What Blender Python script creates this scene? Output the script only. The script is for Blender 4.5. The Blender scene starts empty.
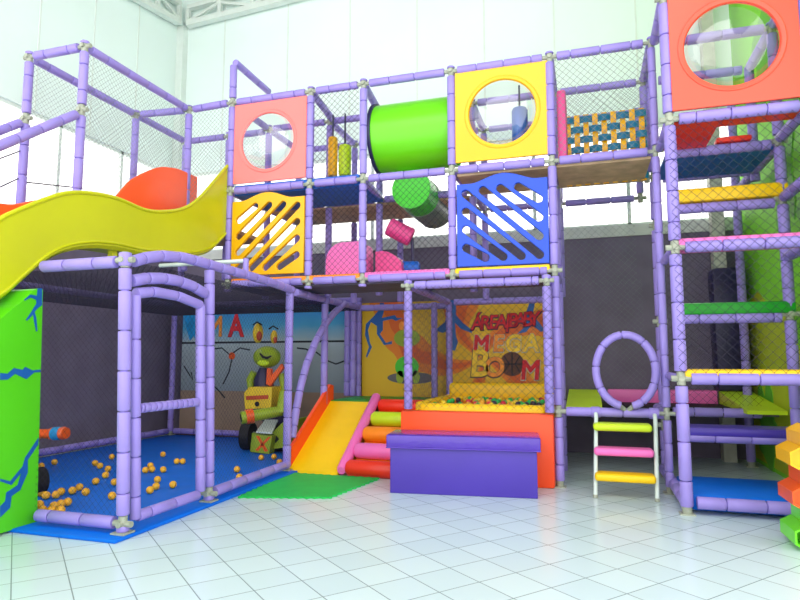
import bpy, bmesh, math, random
from mathutils import Vector, Matrix
from mathutils.geometry import tessellate_polygon
random.seed(7)
C = bpy.context.scene
COL = C.collection
PI = math.pi

# ------------------------------------------------------------------ camera model (metres; X along the play frame, Y into the hall)
FPX = 602.0; PITCH = math.atan(60/602.0); YAW = math.atan(188/605.0); CAMH = 1.3
FW = Vector((-math.sin(YAW)*math.cos(PITCH), math.cos(YAW)*math.cos(PITCH), math.sin(PITCH)))
RT = Vector((math.cos(YAW), math.sin(YAW), 0)); UP = RT.cross(FW)
def ray(x, y): return FW*FPX + RT*(x-400) + UP*(300-y)
def at(x, y, axis, v):
    """world point seen at photograph pixel (x, y) on the plane axis = v"""
    d = ray(x, y); i = 'XYZ'.index(axis)
    t = (v-(CAMH if i == 2 else 0))/d[i]
    p = d*t; p.z += CAMH
    return p

# ------------------------------------------------------------------ materials
def lin(c):
    out = []
    for v in c:
        v /= 255.0
        out.append(v/12.92 if v <= 0.04045 else ((v+0.055)/1.055)**2.4)
    return (*out, 1)
def mat(name, rgb, rough=0.45, spec=0.4, var=0.06, scale=6.0, bump=0.0, metal=0.0, coat=0.0):
    m = bpy.data.materials.new(name); m.use_nodes = True
    nt = m.node_tree; b = nt.nodes['Principled BSDF']
    b.inputs['Roughness'].default_value = rough
    b.inputs['Specular IOR Level'].default_value = spec
    b.inputs['Metallic'].default_value = metal
    b.inputs['Coat Weight'].default_value = coat
    tc = nt.nodes.new('ShaderNodeTexCoord'); n = nt.nodes.new('ShaderNodeTexNoise')
    n.inputs['Scale'].default_value = scale; n.inputs['Detail'].default_value = 4
    nt.links.new(tc.outputs['Object'], n.inputs['Vector'])
    r = nt.nodes.new('ShaderNodeValToRGB'); c = lin(rgb)
    r.color_ramp.elements[0].color = (c[0]*(1-var), c[1]*(1-var), c[2]*(1-var), 1)
    r.color_ramp.elements[1].color = (min(1, c[0]*(1+var)), min(1, c[1]*(1+var)), min(1, c[2]*(1+var)), 1)
    r.color_ramp.elements[0].position = .35; r.color_ramp.elements[1].position = .65
    nt.links.new(n.outputs['Fac'], r.inputs['Fac']); nt.links.new(r.outputs['Color'], b.inputs['Base Color'])
    if bump:
        bp = nt.nodes.new('ShaderNodeBump'); bp.inputs['Strength'].default_value = bump; bp.inputs['Distance'].default_value = .01
        n2 = nt.nodes.new('ShaderNodeTexNoise'); n2.inputs['Scale'].default_value = scale*4
        nt.links.new(tc.outputs['Object'], n2.inputs['Vector'])
        nt.links.new(n2.outputs['Fac'], bp.inputs['Height']); nt.links.new(bp.outputs['Normal'], b.inputs['Normal'])
    return m
M = dict(
    foam=mat('lavender_foam', (150, 134, 214), .42, .4, .05, 5, .1),
    clamp=mat('galvanised_clamp', (158, 164, 148), .4, .5, .15, 30),
    net=mat('dark_net_cord', (46, 44, 62), .8, .2),
    netg=mat('grey_net_cord', (128, 138, 138), .8, .2),
    white=mat('white_wall_paint', (232, 247, 243), .6, .3, .02, .6),
    truss=mat('white_steel', (222, 232, 226), .5, .4, .03),
    roof=mat('grey_roof_sheet', (176, 178, 172), .6, .3, .06, 2),
    darkwall=mat('dark_grey_padding', (114, 106, 126), .7, .25, .08, 3, .1),
    sill=mat('pale_sill', (205, 210, 205), .6, .3, .05),
    pink=mat('coral_pink_plastic', (255, 126, 122), .3, .45, .02, 2),
    coral=mat('coral_red_plastic', (240, 84, 62), .28, .5, .02, 2),
    yellow=mat('yellow_plastic', (248, 184, 2), .28, .5, .02, 2),
    amber=mat('amber_yellow_plastic', (240, 178, 2), .35, .45, .03, 2),
    blue=mat('blue_plastic', (8, 72, 204), .3, .5, .03, 2),
    slide=mat('lime_yellow_plastic', (196, 198, 18), .3, .5, .04, 1.5),
    oslide=mat('orange_slide_plastic', (250, 92, 40), .3, .5, .03, 2),
    bgreen=mat('bright_green_vinyl', (82, 200, 18), .4, .4, .03, 2),
    crack=mat('blue_crack_print', (22, 92, 168), .4, .4, .05),
    bluemat=mat('blue_vinyl_mat', (0, 104, 216), .5, .2, .06, 4, .08),
    bluefab=mat('blue_padded_vinyl', (22, 96, 196), .45, .4, .05, 3),
    orange=mat('orange_vinyl', (255, 78, 26), .38, .45, .03, 2, .05),
    omat=mat('orange_foam_mat', (250, 140, 20), .5, .4, .05),
    ymat=mat('yellow_vinyl', (250, 203, 2), .42, .45, .04, 3, .05),
    pinkmat=mat('pink_vinyl', (240, 112, 190), .42, .45, .04, 3, .05),
    magenta=mat('magenta_vinyl', (222, 70, 140), .42, .45, .05, 3, .05),
    lime=mat('lime_vinyl', (196, 226, 30), .42, .45, .04, 3, .05),
    limetube=mat('lime_green_tube', (104, 208, 12), .3, .5, .03, 2),
    gtube=mat('mid_green_tube', (64, 200, 40), .35, .45, .04, 2),
    greytube=mat('grey_green_tube', (120, 138, 124), .35, .45, .1, 4),
    green=mat('green_vinyl', (24, 150, 36), .45, .4, .05, 3, .05),
    greenmat=mat('green_puzzle_mat', (28, 186, 82), .6, .3, .04, 6, .08),
    purple=mat('purple_vinyl', (72, 52, 164), .4, .45, .04, 2, .04),
    purplelid=mat('glossy_purple_vinyl', (78, 46, 172), .16, .6, .05, 4, .35),
    red=mat('red_vinyl', (238, 48, 22), .38, .45, .04, 2, .05),
    black=mat('black_rubber', (24, 24, 30), .6, .3, .15),
    navy=mat('navy_padding', (40, 36, 78), .4, .45, .08, 3),
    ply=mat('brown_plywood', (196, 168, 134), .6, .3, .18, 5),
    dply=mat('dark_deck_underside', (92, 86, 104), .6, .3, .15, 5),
    ballo=mat('amber_ball', (252, 182, 40), .3, .5, .06),
    gwall=mat('bright_green_wall', (134, 220, 48), .55, .3, .05, 1.5),
    olive=mat('olive_lime_paint', (190, 206, 44), .55, .3, .06, 2),
    dgreen=mat('dark_green_paint', (104, 184, 52), .55, .3, .06, 3),
    alu=mat('pale_metal_tube', (206, 220, 216), .3, .6, .04, 4),
    pale=mat('pale_concrete', (188, 190, 176), .7, .3, .1, 8),
    toygreen=mat('olive_green_toy', (146, 170, 36), .4, .45, .08, 4),
    toyorange=mat('orange_toy', (236, 92, 22), .35, .45, .06, 4),
    toyyellow=mat('mustard_toy', (220, 186, 36), .4, .45, .08, 4),
    eyered=mat('red_brown_paint', (176, 64, 30), .4, .4, .1),
    letterred=mat('red_print', (214, 44, 52), .6, .3, .12, 8),
    letterorange=mat('orange_print', (240, 150, 60), .6, .3, .12, 8),
    letteryel=mat('yellow_print', (246, 206, 60), .6, .3, .1, 8),
    lettergrey=mat('pale_grey_print', (214, 206, 190), .6, .3, .1, 8),
    shadowprint=mat('grey_print', (104, 100, 104), .6, .3, .1, 5),
    brownprint=mat('brown_print', (98, 66, 52), .6, .3, .25, 6),
    crackline=mat('dark_crack_print', (46, 52, 58), .7, .2, .1),
    skyblue=mat('sky_blue_print', (30, 150, 214), .6, .3, .2, 5),
    cgreen=mat('honeycomb_green', (108, 222, 32), .32, .45, .03),
    balls_green=mat('green_ball', (30, 180, 80), .3, .5), balls_red=mat('red_ball', (216, 40, 60), .3, .5),
    balls_yel=mat('yellow_ball', (240, 210, 50), .3, .5), balls_blk=mat('dark_ball', (50, 40, 60), .3, .5),
)
def glass(name, gl=.08, tint=(1, 1, 1, 1), rough=.02):
    m = bpy.data.materials.new(name); m.use_nodes = True; nt = m.node_tree
    nt.nodes.remove(nt.nodes['Principled BSDF'])
    t = nt.nodes.new('ShaderNodeBsdfTransparent'); t.inputs[0].default_value = tint
    g = nt.nodes.new('ShaderNodeBsdfGlossy'); g.inputs['Roughness'].default_value = rough
    x = nt.nodes.new('ShaderNodeMixShader'); x.inputs[0].default_value = gl
    nt.links.new(t.outputs[0], x.inputs[1]); nt.links.new(g.outputs[0], x.inputs[2])
    nt.links.new(x.outputs[0], nt.nodes['Material Output'].inputs[0])
    return m
M['glass'] = glass('window_glass', .05)
M['dome'] = glass('clear_acrylic', .14, (.97, .98, .98, 1), .06)

def tile_material():
    m = bpy.data.materials.new('white_floor_tiles'); m.use_nodes = True; nt = m.node_tree; L = nt.links
    b = nt.nodes['Principled BSDF']
    g = nt.nodes.new('ShaderNodeNewGeometry')
    def line(nx, ny, off):
        d = nt.nodes.new('ShaderNodeVectorMath'); d.operation = 'DOT_PRODUCT'; d.inputs[1].default_value = (nx, ny, 0)
        L.new(g.outputs['Position'], d.inputs[0])
        def mth(op, a, v):
            n = nt.nodes.new('ShaderNodeMath'); n.operation = op; L.new(a, n.inputs[0])
            if v is not None: n.inputs[1].default_value = v
            return n.outputs[0]
        a = mth('SUBTRACT', d.outputs['Value'], off); a = mth('DIVIDE', a, .2905)
        fl = mth('FLOOR', a, None)
        a = mth('FRACT', a, None); a = mth('SUBTRACT', a, .5); a = mth('ABSOLUTE', a, None)
        return mth('GREATER_THAN', a, .488), fl
    a = math.radians(40.3)
    l1, f1 = line(math.sin(a), math.cos(a), .048)
    l2, f2 = line(math.cos(a), -math.sin(a), -1.992)
    mx = nt.nodes.new('ShaderNodeMath'); mx.operation = 'MAXIMUM'; L.new(l1, mx.inputs[0]); L.new(l2, mx.inputs[1])
    cb = nt.nodes.new('ShaderNodeCombineXYZ'); L.new(f1, cb.inputs[0]); L.new(f2, cb.inputs[1])
    wn = nt.nodes.new('ShaderNodeTexWhiteNoise'); wn.noise_dimensions = '2D'; L.new(cb.outputs[0], wn.inputs['Vector'])
    r = nt.nodes.new('ShaderNodeValToRGB'); r.color_ramp.elements[0].color = lin((200, 220, 226)); r.color_ramp.elements[1].color = lin((208, 227, 232))
    L.new(wn.outputs['Value'], r.inputs['Fac'])
    mix = nt.nodes.new('ShaderNodeMix'); mix.data_type = 'RGBA'
    L.new(mx.outputs[0], mix.inputs['Factor']); L.new(r.outputs['Color'], mix.inputs['A']); mix.inputs['B'].default_value = lin((138, 154, 158))
    L.new(mix.outputs['Result'], b.inputs['Base Color'])
    b.inputs['Roughness'].default_value = .22; b.inputs['Specular IOR Level'].default_value = .4
    return m
M['tile'] = tile_material()

def swirl_material():
    """orange and yellow curling rays, as printed on the baby area banner"""
    m = bpy.data.materials.new('orange_swirl_print'); m.use_nodes = True; nt = m.node_tree; L = nt.links
    b = nt.nodes['Principled BSDF']; b.inputs['Roughness'].default_value = .6
    tc = nt.nodes.new('ShaderNodeTexCoord'); mp = nt.nodes.new('ShaderNodeMapping')
    mp.inputs['Location'].default_value = (.35, 0, .1)
    n = nt.nodes.new('ShaderNodeTexNoise'); n.inputs['Scale'].default_value = 1.1
    L.new(tc.outputs['Object'], n.inputs['Vector'])
    s = nt.nodes.new('ShaderNodeSeparateXYZ'); L.new(tc.outputs['Object'], mp.inputs['Vector']); L.new(mp.outputs[0], s.inputs[0])
    def mth(op, a, c=None, v=None):
        q = nt.nodes.new('ShaderNodeMath'); q.operation = op; L.new(a, q.inputs[0])
        if c is not None: L.new(c, q.inputs[1])
        elif v is not None: q.inputs[1].default_value = v
        return q.outputs[0]
    ang = mth('ARCTAN2', s.outputs['Z'], s.outputs['X'])
    rad = mth('POWER', mth('ADD', mth('MULTIPLY', s.outputs['X'], s.outputs['X']), mth('MULTIPLY', s.outputs['Z'], s.outputs['Z'])), v=.5)
    t = mth('ADD', mth('MULTIPLY', ang, v=5.0), mth('MULTIPLY', rad, v=3.2))
    t = mth('SINE', mth('ADD', t, mth('MULTIPLY', n.outputs['Fac'], v=4.0)))
    r = nt.nodes.new('ShaderNodeValToRGB'); r.color_ramp.interpolation = 'CONSTANT'
    e = r.color_ramp.elements; e[0].color = lin((226, 182, 34)); e[1].position = .58; e[1].color = lin((226, 126, 30))
    e2 = e.new(.9); e2.color = lin((214, 96, 28))
    t = mth('ADD', mth('MULTIPLY', t, v=.5), v=.5)
    L.new(t, r.inputs['Fac']); L.new(r.outputs['Color'], b.inputs['Base Color'])
    return m
M['swirl'] = swirl_material()
def sky_mural_material():
    m = bpy.data.materials.new('blue_sky_over_grey_print'); m.use_nodes = True; nt = m.node_tree; L = nt.links
    b = nt.nodes['Principled BSDF']; b.inputs['Roughness'].default_value = .6
    tc = nt.nodes.new('ShaderNodeTexCoord'); s = nt.nodes.new('ShaderNodeSeparateXYZ'); L.new(tc.outputs['Object'], s.inputs[0])
    n = nt.nodes.new('ShaderNodeTexNoise'); n.inputs['Scale'].default_value = 2.5; n.inputs['Detail'].default_value = 5; L.new(tc.outputs['Object'], n.inputs['Vector'])
    a = nt.nodes.new('ShaderNodeMath'); a.operation = 'MULTIPLY_ADD'; L.new(n.outputs['Fac'], a.inputs[0]); a.inputs[1].default_value = .18; L.new(s.outputs['Z'], a.inputs[2])
    mr = nt.nodes.new('ShaderNodeMapRange'); mr.inputs[1].default_value = .1; mr.inputs[2].default_value = 2.3; L.new(a.outputs[0], mr.inputs[0])
    r = nt.nodes.new('ShaderNodeValToRGB'); e = r.color_ramp.elements
    e[0].color = lin((104, 114, 122)); e[1].color = lin((26, 128, 206))
    for p, c in ((.3, (122, 138, 146)), (.62, (150, 164, 170)), (.72, (168, 186, 190)), (.84, (70, 164, 208))):
        q = e.new(p); q.color = lin(c)
    L.new(mr.outputs[0], r.inputs['Fac']); L.new(r.outputs['Color'], b.inputs['Base Color'])
    return m
M['skymural'] = sky_mural_material()

# ------------------------------------------------------------------ object helpers
def thing(name, label, cat, loc=(0, 0, 0), group=None):
    o = bpy.data.objects.new(name, None); COL.objects.link(o); o.location = loc; o.empty_display_size = .1
    o['label'] = label; o['category'] = cat
    if group: o['group'] = group
    return o
def tag(o, label, cat, group=None):
    o['label'] = label; o['category'] = cat
    if group: o['group'] = group
    return o
def obj(name, bm, m, parent=None, smooth=False, origin=None):
    bmesh.ops.recalc_face_normals(bm, faces=bm.faces)
    me = bpy.data.meshes.new(name)
    if origin is None and parent is None and len(bm.verts):
        lo = [min(v.co[i] for v in bm.verts) for i in range(3)]; hi = [max(v.co[i] for v in bm.verts) for i in range(3)]
        origin = Vector(((lo[0]+hi[0])/2, (lo[1]+hi[1])/2, lo[2]))
    if parent is not None:
        origin = parent_world(parent)
    bmesh.ops.translate(bm, verts=bm.verts, vec=-Vector(origin))
    bm.to_mesh(me); bm.free()
    me.materials.append(M[m] if isinstance(m, str) else m)
    if smooth:
        for p in me.polygons: p.use_smooth = True
        try: me.set_sharp_from_angle(angle=math.radians(42))
        except Exception: pass
    o = bpy.data.objects.new(name, me); COL.objects.link(o)
    if parent is not None: o.parent = parent
    else: o.location = origin
    return o
def parent_world(p):
    v = Vector((0, 0, 0))
    while p is not None:
        v += p.location; p = p.parent
    return v
def struct(name, bm, m, parent=None):
    o = obj(name, bm, m, parent); o['kind'] = 'structure'; return o
def B(): return bmesh.new()
def box(bm, x0, x1, y0, y1, z0, z1, bevel=0.0, seg=2):
    vs = [bm.verts.new((x, y, z)) for x in (x0, x1) for y in (y0, y1) for z in (z0, z1)]
    fs = [(0, 1, 3, 2), (4, 6, 7, 5), (0, 4, 5, 1), (2, 3, 7, 6), (0, 2, 6, 4), (1, 5, 7, 3)]
    F = [bm.faces.new([vs[i] for i in f]) for f in fs]
    bmesh.ops.recalc_face_normals(bm, faces=F)
    if bevel:
        es = list({e for f in F for e in f.edges})
        bmesh.ops.bevel(bm, geom=es, offset=bevel, segments=seg, profile=.5, affect='EDGES')
    return bm
def bar(bm, p0, p1, w, h=None):
    """rectangular bar between two points"""
    h = h or w; p0 = Vector(p0); p1 = Vector(p1); d = (p1-p0).normalized()
    s = d.cross(Vector((0, 0, 1)))
    if s.length < 1e-4: s = Vector((1, 0, 0))
    s.normalize(); u = s.cross(d)
    r = []
    for p in (p0, p1):
        r.append([bm.verts.new(p + s*a*w/2 + u*b*h/2) for a, b in ((-1, -1), (1, -1), (1, 1), (-1, 1))])
    for i in range(4): bm.faces.new((r[0][i], r[0][(i+1) % 4], r[1][(i+1) % 4], r[1][i]))
    bm.faces.new(r[0]); bm.faces.new(r[1])
    return bm
def sweep(bm, pts, rad, n=12, caps=True):
    pts = [Vector(p) for p in pts]; rs = rad if isinstance(rad, (list, tuple)) else [rad]*len(pts)
    t0 = (pts[1]-pts[0]).normalized()
    ref = Vector((0, 0, 1)) if abs(t0.z) < .9 else Vector((1, 0, 0))
    s = t0.cross(ref).normalized(); rings = []
    for i, p in enumerate(pts):
        t = (pts[min(i+1, len(pts)-1)]-pts[max(i-1, 0)])
        t = t.normalized() if t.length > 1e-9 else t0
        s = (s - t*s.dot(t)).normalized(); u = t.cross(s)
        rings.append([bm.verts.new(p + (s*math.cos(2*PI*k/n)+u*math.sin(2*PI*k/n))*rs[i]) for k in range(n)])
    for a, b in zip(rings, rings[1:]):
        for k in range(n): bm.faces.new((a[k], a[(k+1) % n], b[(k+1) % n], b[k]))
    if caps: bm.faces.new(rings[0][::-1]); bm.faces.new(rings[-1])
    return bm
def foam(bm, pts, r=.047, seg=.3, n=12, ph=0.0):
    """foam sleeves on a pipe: a sweep with a groove between sleeves"""
    pts = [Vector(p) for p in pts]
    cum = [0]
    for a, b in zip(pts, pts[1:]): cum.append(cum[-1]+(b-a).length)
    T = cum[-1]
    def pos(t):
        for i in range(len(cum)-1):
            if t <= cum[i+1]+1e-9:
                f = (t-cum[i])/max(1e-9, cum[i+1]-cum[i]); return pts[i].lerp(pts[i+1], min(1, max(0, f)))
        return pts[-1]
    seg *= random.uniform(.9, 1.1)
    cuts = [0]; t = seg*(.45+.5*random.random()) if T > seg*1.3 else T
    while t < T-.06: cuts.append(t); t += seg
    cuts.append(T)
    P, R = [], []
    curved = len(pts) > 2
    for a, b in zip(cuts, cuts[1:]):
        st = [(a+.004, r*.62), (a+.0055, r*.92), (a+.012, r), (b-.012, r), (b-.0055, r*.92), (b-.004, r*.62)]
        if curved:
            k = max(1, int((b-a)/.06))
            st[3:3] = [(a+.01+(b-a-.02)*j/(k+1), r) for j in range(1, k+1)]
        for q, rr in st: P.append(pos(q)); R.append(rr)
    return sweep(bm, P, R, n)
def sphere(bm, c, r, sx=1, sy=1, sz=1, u=16, v=10):
    ret = bmesh.ops.create_uvsphere(bm, u_segments=u, v_segments=v, radius=r)
    for w in ret['verts']: w.co = Vector((w.co.x*sx, w.co.y*sy, w.co.z*sz))+Vector(c)
    return bm
def prism(bm, pts, d):
    """polygon (3-D points) pushed along vector d"""
    d = Vector(d); a = [bm.verts.new(Vector(p)) for p in pts]; b = [bm.verts.new(Vector(p)+d) for p in pts]
    n = len(a)
    for t in tessellate_polygon([[Vector(p) for p in pts]]):
        for L in (a, b):
            try: bm.faces.new([L[k] for k in t])
            except ValueError: pass
    for i in range(n): bm.faces.new((a[i], a[(i+1) % n], b[(i+1) % n], b[i]))
    return bm
def curve_mesh(loops, thick, bevel=0.0):
    """2-D loops (outer + holes, in x, z) filled and given a thickness along y; returns a bmesh centred on y = 0"""
    cu = bpy.data.curves.new('outline', 'CURVE'); cu.dimensions = '2D'; cu.fill_mode = 'BOTH'; cu.extrude = thick/2-bevel
    cu.bevel_depth = bevel; cu.bevel_resolution = 1; cu.offset = -bevel
    for lp in loops:
        s = cu.splines.new('POLY'); s.points.add(len(lp)-1); s.use_cyclic_u = True
        for q, (x, z) in zip(s.points, lp): q.co = (x, z, 0, 1)
    return from_curve(cu)
def from_curve(cu):
    o = bpy.data.objects.new('outline', cu); COL.objects.link(o)
    dg = bpy.context.evaluated_depsgraph_get(); me = bpy.data.meshes.new_from_object(o.evaluated_get(dg))
    bpy.data.objects.remove(o); bpy.data.curves.remove(cu)
    bm = B(); bm.from_mesh(me); bpy.data.meshes.remove(me)
    bmesh.ops.remove_doubles(bm, verts=bm.verts, dist=1e-5)
    for v in bm.verts: v.co = Vector((v.co.x, -v.co.z, v.co.y))
    return bm
def moved(bm, v):
    bmesh.ops.translate(bm, verts=bm.verts, vec=Vector(v)); return bm
def text_bm(s, size, bold=0.0, shear=0.0, thick=.004, sx=1.0):
    cu = bpy.data.curves.new('lettering', 'FONT'); cu.body = s; cu.size = size; cu.bevel_depth = bold; cu.bevel_resolution = 0; cu.extrude = thick/2; cu.shear = shear
    cu.align_x = 'CENTER'
    bm = from_curve(cu)
    for v in bm.verts:
        v.co.x *= sx
        v.co.y = max(-thick, min(thick, v.co.y))
    return bm
def circle(cx, cz, rx, rz=None, n=48):
    rz = rz or rx
    return [(cx+rx*math.cos(2*PI*k/n), cz+rz*math.sin(2*PI*k/n)) for k in range(n)]
def net_bm(corner, u, v, cell=.075, th=.0045):
    """diamond netting on the parallelogram corner + a*u + b*v: two families of cords, clipped"""
    bm = B(); corner, u, v = Vector(corner), Vector(u), Vector(v)
    W, Hh = u.length, v.length; eu, ev = u.normalized(), v.normalized(); nn = eu.cross(ev).normalized()
    for sgn in (1, -1):
        c = -Hh if sgn == 1 else 0.0
        end = W if sgn == 1 else W+Hh
        c += cell*.5
        while c < end:
            # line a = c + sgn*b
            ts = []
            for b in (0, Hh):
                a = c+sgn*b
                if -1e-9 <= a <= W+1e-9: ts.append((a, b))
            for a in (0, W):
                b = (a-c)/sgn
                if 1e-9 < b < Hh-1e-9: ts.append((a, b))
            if len(ts) >= 2:
                p, q = ts[0], ts[-1]
                if abs(p[0]-q[0]) > .01:
                    A = corner+eu*p[0]+ev*p[1]+nn*sgn*th*.3; Bq = corner+eu*q[0]+ev*q[1]+nn*sgn*th*.3
                    d = (Bq-A).normalized(); s = d.cross(nn)
                    r = [[bm.verts.new(P+s*th/2*math.cos(k*2*PI/3)+nn*th/2*math.sin(k*2*PI/3)) for k in range(3)] for P in (A, Bq)]
                    for k in range(3): bm.faces.new((r[0][k], r[0][(k+1) % 3], r[1][(k+1) % 3], r[1][k]))
            c += cell
    return bm
def net(parent, corner, u, v, m='net', cell=.075, th=.0045):
    return obj('net', net_bm(corner, u, v, cell, th), m, parent)

# ------------------------------------------------------------------ rows, columns and levels of the play frame
YF, YM, YC, YW = 6.56, 7.5, 8.45, 9.05
Z2, Z3, Z4 = 2.25, 3.45, 4.63
XS = [-4.32, -3.2, -2.5, -1.42, -.31, .73]
XL = -7.1; XR = 2.04

# ------------------------------------------------------------------ the hall
bm = B(); box(bm, XL, 4.5, -2.0, YW, -.12, 0); struct('floor', bm, 'tile')
WB, WT = 3.22, 4.68                      # window strip
def wall_band(name, m, x0, x1, y0, y1, z0, z1): return struct(name, box(B(), x0, x1, y0, y1, z0, z1), m)
wl = wall_band('wall_left', 'white', XL-.15, XL, 2.4, YW+.15, WT, 8.3)
struct('wall_left_padding', box(B(), XL-.15, XL, 2.4, YW+.15, 0, 3.06), 'darkwall')
struct('trim_1', box(B(), XL-.15, XL+.03, 2.4, YW, 3.06, WB), 'sill')
wb = wall_band('wall_back', 'white', XL, XR+.15, YW, YW+.15, WT, 8.3)
struct('wall_back_padding', box(B(), XL, XR+.15, YW, YW+.15, 0, 3.06), 'darkwall')
struct('trim_2', box(B(), XL, XR, YW-.03, YW+.15, 3.06, WB), 'sill')
wr = wall_band('wall_right', 'gwall', XR, XR+.15, 5.3, YW, 0, 8.3)
# panel seams on the white walls
bm = B()
for px in (288, 350, 417, 484, 554, 636, 225):
    x = at(px, 30, 'Y', YW).x; box(bm, x-.012, x+.012, YW-.008, YW+.01, WT, 8.2)
struct('seam', bm, 'truss', wb)
bm = B()
for px in (95, 139, 40):
    y = at(px, 20, 'X', XL).y; box(bm, XL-.01, XL+.008, y-.012, y+.012, WT, 8.2)
struct('seam', bm, 'truss', wl)
# windows: frame, mullions and panes in both strips
w = bpy.data.objects.new('window_1', None); COL.objects.link(w); w['kind'] = 'structure'; w.location = (XL-.07, 6, WB)
bm = B(); box(bm, XL-.1, XL-.04, 2.4, YW, WB, WB+.04); box(bm, XL-.1, XL-.04, 2.4, YW, WT-.05, WT)
for y in (2.42, 3.7, 5.1, 6.55, 7.75, YW-.03): box(bm, XL-.1, XL-.04, y-.025, y+.025, WB, WT)
struct('window_frame', bm, 'truss', w)
struct('window_pane', box(B(), XL-.075, XL-.069, 2.45, YW-.03, WB+.03, WT-.04), 'glass', w)
w = bpy.data.objects.new('window_2', None); COL.objects.link(w); w['kind'] = 'structure'; w.location = (-2, YW+.07, WB)
bm = B(); box(bm, XL, XR, YW+.04, YW+.1, WB, WB+.04); box(bm, XL, XR, YW+.04, YW+.1, WT-.05, WT)
for x in (XL+.03, -5.9, -4.6, -3.3, -2.0, -.7, .63, XR-.03): box(bm, x-.025, x+.025, YW+.04, YW+.1, WB, WT)
struct('window_frame', bm, 'truss', w)
struct('window_pane', box(B(), XL+.05, XR-.05, YW+.067, YW+.073, WB+.03, WT-.04), 'glass', w)
# roof sheet and the two lattice girders that meet over the corner column
struct('ceiling', box(B(), XL-.3, 4.8, -3.0, YW+.3, 8.3, 8.36), 'roof')
bm = B()
for i in range(24): box(bm, XL-.2+i*.4, XL-.14+i*.4, -2.9, YW+.2, 8.25, 8.3)
struct('ceiling_rib', bm, 'roof')
def girder(name, p0, p1, hgt, n, label):
    p0, p1 = Vector(p0), Vector(p1); t = thing(name, label, 'roof girder', p0, 'white lattice girders under the roof')
    up = Vector((0, 0, hgt))
    obj('chord', bar(B(), p0, p1, .12, .1), 'truss', t); obj('chord', bar(B(), p0+up, p1+up, .1, .08), 'truss', t)
    for i in range(n+1):
        a = p0.lerp(p1, i/n); obj('strut', bar(B(), a+Vector((0, 0, .04)), a+up-Vector((0, 0, .04)), .07), 'truss', t)
        if i < n:
            b = p0.lerp(p1, (i+1)/n)
            if i % 2 == 0: q = bar(B(), a+Vector((0, 0, .05)), b+up-Vector((0, 0, .05)), .05)
            else: q = bar(B(), a+up-Vector((0, 0, .05)), b+Vector((0, 0, .05)), .05)
            obj('brace', q, 'truss', t)
    return t
girder('roof_girder', (XL+.22, YW-.12, 7.47), (1.9, YW-.12, 7.95), .32, 13, 'white lattice girder running along the back wall under the roof')
girder('roof_girder', (XL+.12, YW-.25, 7.46), (XL+.12, 4.8, 6.8), .36, 7, 'white lattice girder running along the left wall under the roof')
struct('pillar_corner', box(B(), XL, XL+.14, YW-.14, YW, 3.2, 7.46), 'truss')
cx = at(718, 250, 'Y', 8.85).x
struct('pillar_column', box(B(), cx-.075, cx+.075, 8.75, 8.95, 0, 8.2), 'pale')
tag(obj('column_pad', box(B(), cx-.12, cx+.24, 8.66, 8.99, .9, 2.5, .04), 'navy', smooth=True), 'navy padded sleeve around the pale column behind the tower', 'pad')
# painted shapes on the green side wall
def wallpaint(pts, m, dx):
    return prism(B(), [(XR-dx, y, z) for y, z in pts], (dx+.002, 0, 0))
struct('wall_paint', wallpaint([(9.02, .05), (5.5, .05), (5.5, .9), (6.3, 1.4), (6.9, 1.3), (7.3, 1.75), (7.9, 1.9), (8.4, 2.15), (9.02, 2.0)], 'olive', .006), 'olive', wr)
def blob(cy, cz, r, seed, n=22):
    rnd = random.Random(seed); ph = [rnd.random()*6.3 for _ in range(3)]
    return [(cy+r*(1+.22*math.sin(5*a+ph[0])+.14*math.sin(9*a+ph[1]))*math.cos(a), cz+r*1.3*(1+.22*math.sin(5*a+ph[0])+.14*math.sin(9*a+ph[1]))*math.sin(a)) for a in [2*PI*k/n for k in range(n)]]
for i, (y, z, r) in enumerate([(7.5, 4.75, .5), (6.4, 4.35, .42), (6.2, 2.55, .5), (7.2, 3.2, .4), (6.5, .55, .45), (8.3, .5, .4)]):
    struct('wall_paint', wallpaint(blob(y, z, r, i), 'dgreen', .009+.001*i), 'dgreen', wr)

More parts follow.
